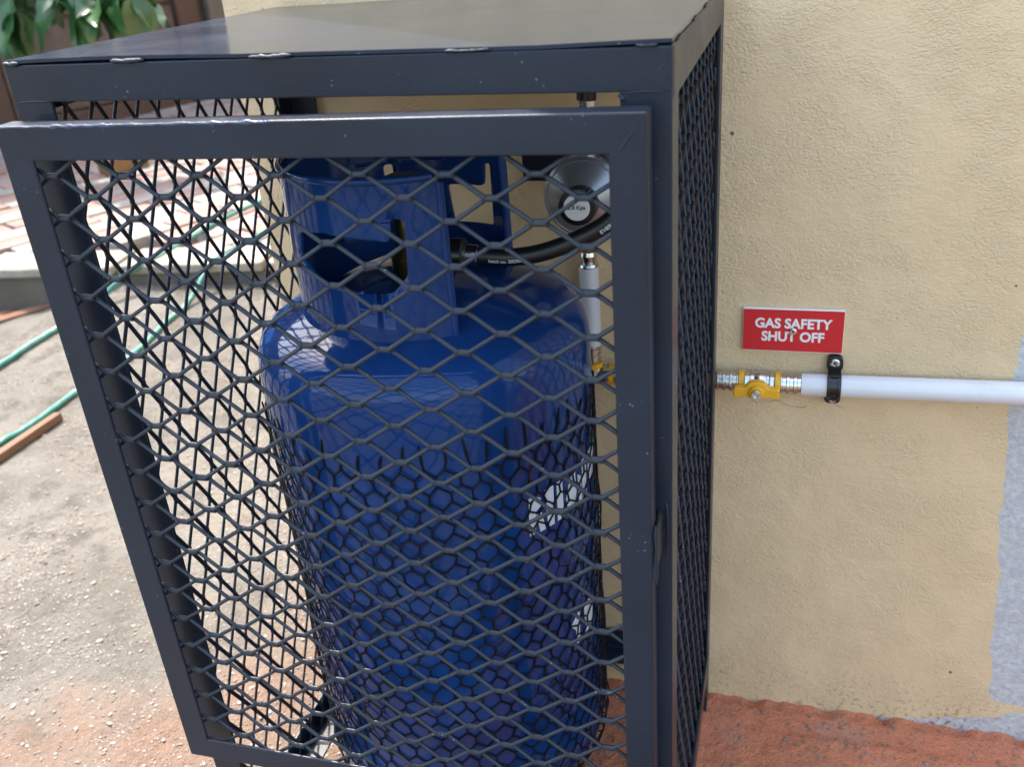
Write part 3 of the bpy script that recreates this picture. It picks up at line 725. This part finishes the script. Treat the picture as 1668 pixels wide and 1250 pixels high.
def screw(name, c, r, parent, plen):
    s_ = MB().lathe([(0, .0001), (r, .0001), (r*.96, -.0009), (r*.7, -.0017), (r*.62, -.0017), (r*.58, -.0013), (0, -.0013)], c, 1, 28).build(name, 'chrome', parent, smooth=True, angle=30)
    x, y, z = c; b = MB()
    ca, sa = math.cos(.5), math.sin(.5)
    for k in range(2):
        d = (ca, sa) if k == 0 else (-sa, ca); e = (-d[1], d[0]); l, w2 = r*.46, r*.13
        pts = [(x+d[0]*i*l+e[0]*j*w2, y-.00145, z+d[1]*i*l+e[1]*j*w2) for i, j in ((-1, -1), (1, -1), (1, 1), (-1, 1))]
        if k: pts = [(p[0], p[1]-.00005, p[2]) for p in pts]
        b.add(pts, [(0, 1, 2, 3)])
    o = b.build('drive', 'dark', None); childof(o, s_)
    return s_
clipx = .1205
ck = thing('pipe_clip', 'black plastic pipe clip with two screws holding the white pipe below the red sign', 'clip', (clipx, .38, .4635))
hw_ = .0081; YB = WY-.0012
arcp = [(PY-.0136*math.cos(R(a)), PZ+.0013+.0136*math.sin(R(a))) for a in range(-80, 81, 10)]   # (y,z) strap outside
arci = [(PY-.0119*math.cos(R(a)), PZ+.0013+.0119*math.sin(R(a))) for a in range(-80, 81, 10)]
poly = arcp+arci[::-1]
MB().prism(poly, 0, clipx-hw_+.0012, clipx+hw_-.0012).build('saddle', 'blackpl', ck, bevel=.0005)
for sgn in (-1, 1):
    z0 = PZ+.0013+sgn*.0125; z1_ = PZ+.0013+sgn*(.0295 if sgn > 0 else .0245)
    pl = rpoly([(clipx-hw_, z0), (clipx+hw_, z0), (clipx+hw_, z1_), (clipx-hw_, z1_)], .0066, 5)
    tab = MB().prism(pl, 1, .3776, YB).build('tab', 'blackpl', ck, bevel=.0005)
    screw('screw', (clipx, .3774, PZ+.0013+sgn*(.0228 if sgn > 0 else .0188)), .0049, ck, parent_loc(ck))
    MB().box(clipx-hw_+.0015, clipx+hw_-.0015, .3640, .3774, PZ+.0013+sgn*.0131-.0011, PZ+.0013+sgn*.0131+.0011).build('rib', 'blackpl', ck, bevel=.0004)
for dx in (-.0047, .0047):
    MB().prism([(y-.0016 if k < 17 else y, z) for k, (y, z) in enumerate([(PY-.0137*math.cos(R(a)), PZ+.0013+.0137*math.sin(R(a))) for a in range(-64, 65, 8)]+[(PY-.0134*math.cos(R(a)), PZ+.0013+.0134*math.sin(R(a))) for a in range(64, -65, -8)])], 0, clipx+dx-.0013, clipx+dx+.0013).build('rib', 'blackpl', ck, bevel=.0003)

# sign
SX, SZ, SW, SH = .0267, .5406, .1, .0476
sg = thing('safety_sign', 'red gas shut-off sign with white capitals screwed to the cream wall', 'sign', (SX+SW/2, WY, SZ-SH/2))
SYF = WY-.0048
MB().box(SX, SX+SW, SYF, WY-.0008, SZ-SH, SZ).build('backing', 'white', sg, bevel=.0003)
MB().box(SX+.0004, SX+SW-.0004, SYF-.0003, SYF+.0005, SZ-SH+.0009, SZ-.0006).build('face', 'red', sg)
for txt, zc, wd in (('GAS SAFETY', SZ-.0205, .0762), ('SHUT OFF', SZ-.0352, .0622)):
    vv, ff = text_geo(txt, .0142, .00046)
    x0 = min(p[0] for p in vv); x1 = max(p[0] for p in vv); k = wd/(x1-x0)
    cx_ = SX+SW*.503
    MB().add([(cx_+(x-(x0+x1)/2)*k, SYF-.0004, zc+y*1.04) for x, y, z in vv], ff).build('lettering', 'white', sg)
screw('screw', (SX+.0503, SYF-.0004, SZ-.0242), .0040, sg, parent_loc(sg))

# ------------------------------------------------------------------ things on the ground, left
def ground_tube(name, P, r, mat, lift=0):
    S_ = spline([(x, y, 0) for x, y in P], 14)
    return MB().sweep([(p.x, p.y, max(gh(p.x, p.y), surf(p.x, p.y))+r*.9+lift) for p in S_], r, 12).build(name, mat, None, smooth=True)
PAV_Z = .108
def surf(x, y):
    e = y-kerb_y(x)
    if e < -.03: return -9
    return -9+ (9+PAV_Z)*min(1, max(0, (e+.03)/.06)) if e < .03 else PAV_Z
def sstep(t): t = min(1, max(0, t)); return t*t*(3-2*t)
def tube_z(x, y, r):
    g0 = gh(x, y); t = sstep((y-(kerb_y(x)-.16))/.18)
    return g0*(1-t)+max(g0, PAV_Z+.004)*t+r*.9
def g_tube(name, P, r, mat):
    S_ = spline([(x, y, 0) for x, y in P], 16)
    return MB().sweep([(p.x, p.y, tube_z(p.x, p.y, r)) for p in S_], r, 12).build(name, mat, None, smooth=True)
h1 = g_tube('garden_hose', [(-1.84, .70), (-1.80, .95), (-1.792, 1.128), (-1.779, 1.315), (-1.72, 1.48), (-1.66, 1.60), (-1.655, 1.75), (-1.66, 1.95), (-1.64, 2.15), (-1.58, 2.4), (-1.5, 2.8)], .0082, 'hose')
tag(h1, 'green garden hose on the ground farther from the camera', 'hose', 'green hoses on the ground')
h2 = g_tube('garden_hose', [(-1.52, .60), (-1.50, .80), (-1.492, .903), (-1.495, 1.034), (-1.472, 1.2175), (-1.475, 1.40), (-1.46, 1.52), (-1.46, 1.70), (-1.44, 1.9), (-1.38, 2.2), (-1.3, 2.6)], .0074, 'hose')
tag(h2, 'green garden hose lying nearest the wooden strip', 'hose', 'green hoses on the ground')
b = MB(); a0, a1 = Vector((-1.4575, .66, .0)), Vector((-1.449, .925, .0)); d = (a1-a0).normalized(); s_ = Vector((-d.y, d.x, 0))
vv = []
for t in (a0, a1):
    for o_, z in ((-.011, .002), (.011, .002), (.010, .020), (-.010, .020)):
        p = t+s_*o_; vv.append((p.x, p.y, gh(-1.45, .8)+z+random.uniform(-.0015, .0015)))
b.add(vv, [(0, 1, 2, 3), (7, 6, 5, 4), (0, 4, 5, 1), (1, 5, 6, 2), (2, 6, 7, 3), (3, 7, 4, 0)])
tag(b.build('wood_strip', 'wood', None, bevel=.002), 'brown wooden strip lying on the gritty ground beside the green hose', 'wood')

# raised paving behind a concrete kerb
kerb = bpy.data.objects.new('kerb', None); COL.objects.link(kerb); struct(kerb)
def slab(name, mat, parent, c, lx, ly, z0, z1, ang, jit=.004, bev=.006):
    me_ = MB().box(-lx/2, lx/2, -ly/2, ly/2, z0, z1)
    me_.v = [(x+random.uniform(-jit, jit), y+random.uniform(-jit, jit), z+(random.uniform(-jit, jit)*.5 if z > 0 else 0)) for x, y, z in me_.v]
    ca, sa = math.cos(ang), math.sin(ang)
    me_.v = [(c[0]+x*ca-y*sa, c[1]+x*sa+y*ca, z) for x, y, z in me_.v]
    return me_.build(name, mat, parent, bevel=bev)
ka = math.atan(.14)
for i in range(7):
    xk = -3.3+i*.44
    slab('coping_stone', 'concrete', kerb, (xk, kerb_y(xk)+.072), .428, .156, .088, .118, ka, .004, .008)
    slab('kerb_block', 'darkconcrete', kerb, (xk, kerb_y(xk)+.082), .434, .14, -.12, .0875, ka, .003, .008)
paving = bpy.data.objects.new('paving', None); COL.objects.link(paving); struct(paving)
dirp = Vector((.47, .88)).normalized(); prp = Vector((dirp.y, -dirp.x))
base = MB(); q4 = [(-6, kerb_y(-6)+.16), (XC-.02, kerb_y(XC)+.16), (XC-.02, 9), (-6, 9)]
base.add([(x, y, .06) for x, y in q4], [(0, 1, 2, 3)])
bs = base.build('bedding', 'ground', paving)
cells = []
for i in range(-40, 40):
    for j in range(-20, 40):
        c = Vector((-2.2, 2.4))+prp*(i*.104)+dirp*(j*.206+(.103 if i % 2 else 0))
        if c.y-.06 < kerb_y(c.x)+.17 or c.x > XC-.12 or c.x < -4.6 or c.y > 6: continue
        d3 = Vector((c.x, c.y, .1))-CAM
        X_ = d3.dot(rt)/d3.dot(fw)*F_PX+834; Y_ = 625-d3.dot(u2)/d3.dot(fw)*F_PX
        vis = -40 < X_ < 480 and 120 < Y_ < 470
        cells.append((0 if vis else 1, d3.length, c, i))
cells.sort(key=lambda t: (t[0], t[1]))
pm = {}
for k in range(2):
    for v_ in range(3):
        rg = random.Random(v_*7+k); b = MB().box(-.0985, .0985, -.0485, .0485, -.05, 0)
        b.v = [(x+rg.uniform(-.002, .002), y+rg.uniform(-.002, .002), z) for x, y, z in b.v]
        o = b.build('paver', 'paver_pink' if k == 0 else 'paver_grey', None, bevel=.004); pm[(k, v_)] = o
first = set(); rest = MB(); ang = math.atan2(dirp.y, dirp.x)
for n_, (vis, dd, c, i) in enumerate(cells):
    key = ((i+(1 if random.random() < .08 else 0)) % 2, random.randrange(3)); z = PAV_Z+random.uniform(-.004, .004)
    a = ang+random.uniform(-.015, .015)
    if n_ < 298:
        src = pm[key]
        if key not in first: o = src; first.add(key)
        else: o = src.copy(); COL.objects.link(o)
        o.parent = paving; o.location = (c.x, c.y, z); o.rotation_euler = (random.uniform(-.01, .01), random.uniform(-.01, .01), a)
    else:
        ca, sa = math.cos(a), math.sin(a); t = MB().box(-.0985, .0985, -.0485, .0485, -.05, 0)
        rest.add([(c.x+x*ca-y*sa, c.y+x*sa+y*ca, z+zz) for x, y, zz in t.v], t.f)
for k in pm:
    if k not in first: bpy.data.objects.remove(pm[k])
if rest.v: stuff(rest.build('far_pavers', 'paver_grey', paving))
# loose brick pieces
def lump(name, mat, c, sz, rot, seed, label, cat):
    rg = random.Random(seed); bm = bmesh.new(); bmesh.ops.create_cube(bm, size=1)
    bmesh.ops.subdivide_edges(bm, edges=bm.edges[:], cuts=3, use_grid_fill=True)
    for v in bm.verts:
        v.co = Vector((v.co.x*sz[0], v.co.y*sz[1], v.co.z*sz[2])); v.co += Vector(noise.noise_vector(v.co*30+Vector((seed, 0, 0))))*min(sz)*.16
    me = bpy.data.meshes.new(name); bm.to_mesh(me); bm.free(); me.materials.append(M[mat])
    o = bpy.data.objects.new(name, me); COL.objects.link(o); o.location = c; o.rotation_euler = rot
    b_ = o.modifiers.new('bevel', 'BEVEL'); b_.width = min(sz)*.08; b_.segments = 2; b_.limit_method = 'ANGLE'
    return tag(o, label, cat)
lump('brick_fragment', 'yellowbrick', (-2.50, 2.66, PAV_Z+.028), (.17, .085, .06), (0.02, .03, 1.0), 3, 'ochre brick fragment lying on the striped pavers behind the cage', 'brick')
lump('loose_brick', 'brick', (-2.10, 1.455, -.025), (.11, .06, .05), (.1, .15, .9), 5, 'broken orange brick in the gutter below the concrete kerb', 'brick')
lump('edging_strip', 'brick', (-2.02, 1.475, -.012), (.24, .035, .04), (0, 0, 1.02), 9, 'dusty orange brick edging along the gutter at the left', 'edging')

# brown boundary wall with a pilaster
bw = thing('boundary_wall', 'rough brown boundary wall behind the green shrub', 'wall', (-3.3, 3.8, 0))
o0 = Vector((-3.62, 3.25)); nrm2 = prp
def wall_block(name, mat, s0, s1, t0, t1, z0, z1):
    P = [o0+dirp*s_+nrm2*t for s_, t in ((s0, t0), (s1, t0), (s1, t1), (s0, t1))]
    return MB().prism([(p.x, p.y) for p in P], 2, z0, z1).build(name, mat, bw, bevel=.01)
wall_block('wall', 'brownwall', -3.5, 6.0, -.25, 0, 0, 2.3)
wall_block('pilaster', 'pilaster', 1.02, 1.15, .003, .05, 0, 2.28)
wall_block('pilaster', 'pilaster', -.02, .07, .003, .05, 0, 2.28)
wall_block('end_post', 'darkconcrete', 1.19, 1.75, .003, .08, 0, 2.4)
for zz in (.18, .62, 1.06, 1.5):
    wall_block('wall_panel', 'brownwall', .08, 1.01, .003, .022, zz+.008, zz+.43)
    wall_block('wall_panel', 'brownwall', -1.2, -.03, .003, .022, zz+.008, zz+.43)
wall_block('base_course', 'pilaster', -3.4, 1.01, .003, .04, 0, .18)

# shrub hanging over in front of it
sh = thing('shrub', 'broad leaved green shrub against the brown wall', 'shrub', (-3.05, 2.85, 0))
tr = [(-3.05, 2.85, .0), (-3.02, 2.84, .5), (-2.95, 2.8, .95), (-2.85, 2.78, 1.3)]
MB().sweep(spline(tr, 6), .02, 10, True, [.028-.0008*i for i in range(19)]).build('trunk', 'bark', sh, smooth=True)
rg = random.Random(21); tips = []
def at(px, py, y):
    d = fw+rt*((px-834)/F_PX)+u2*((625-py)/F_PX); return CAM+d*((y-CAM.y)/d.y)
for k, (px, py, y) in enumerate([(10, 10, 2.6), (25, 25, 2.5), (60, -10, 2.7), (95, 10, 2.5), (130, 12, 2.55), (160, 5, 2.6), (190, 18, 2.7), (215, 0, 2.6), (235, 10, 2.75), (150, -40, 2.6), (80, -50, 2.7), (225, -45, 2.7), (0, -40, 2.6)]):
    a = Vector(tr[2]) if k % 2 else Vector(tr[3]); e_ = at(px, py-8, y)
    P = spline([a, a.lerp(e_, .45)+Vector((0, 0, .10)), e_], 7)
    MB().sweep(P, .006, 6, True, [.009*(1-.75*i/(len(P)-1)) for i in range(len(P))]).build('branch', 'bark', sh, smooth=True)
    tips.append(P)
def leaf_mesh(seed):
    rg = random.Random(seed); L_, Wd = .175, .038+.010*rg.random(); b = MB(); NL = 8; vv = []
    for i in range(NL+1):
        t = i/NL; wd = Wd*(math.sin(math.pi*t**.8)**.8 if 0 < t < 1 else 0)+.0006; z = -.05*t*t+.004*math.sin(t*9+seed)
        for s_ in (-1, -.5, 0, .5, 1):
            vv.append((t*L_, s_*wd, z+abs(s_)*wd*.35+.003*math.sin(t*14+s_*3+seed)))
    ff = [(i*5+k, i*5+k+1, (i+1)*5+k+1, (i+1)*5+k) for i in range(NL) for k in range(4)]
    b.add(vv, ff); me = b.mesh('leaf'); me.materials.append(M['leaf'])
    for p in me.polygons: p.use_smooth = True
    return me
LM = [leaf_mesh(s_) for s_ in range(5)]
for P in tips:
    for k in range(15):
        p = P[min(len(P)-1, int(len(P)*(.35+.68*rg.random()**.5)))]
        o = bpy.data.objects.new('leaf', rg.choice(LM)); COL.objects.link(o); o.parent = sh; o.matrix_parent_inverse = Matrix.Translation(-sh.location)
        o.location = p; s_ = rg.uniform(.65, 1.2); o.scale = (s_, s_, s_)
        o.rotation_euler = (rg.uniform(-.7, .7), rg.uniform(.1, 1.25), rg.uniform(-3.14, 3.14))
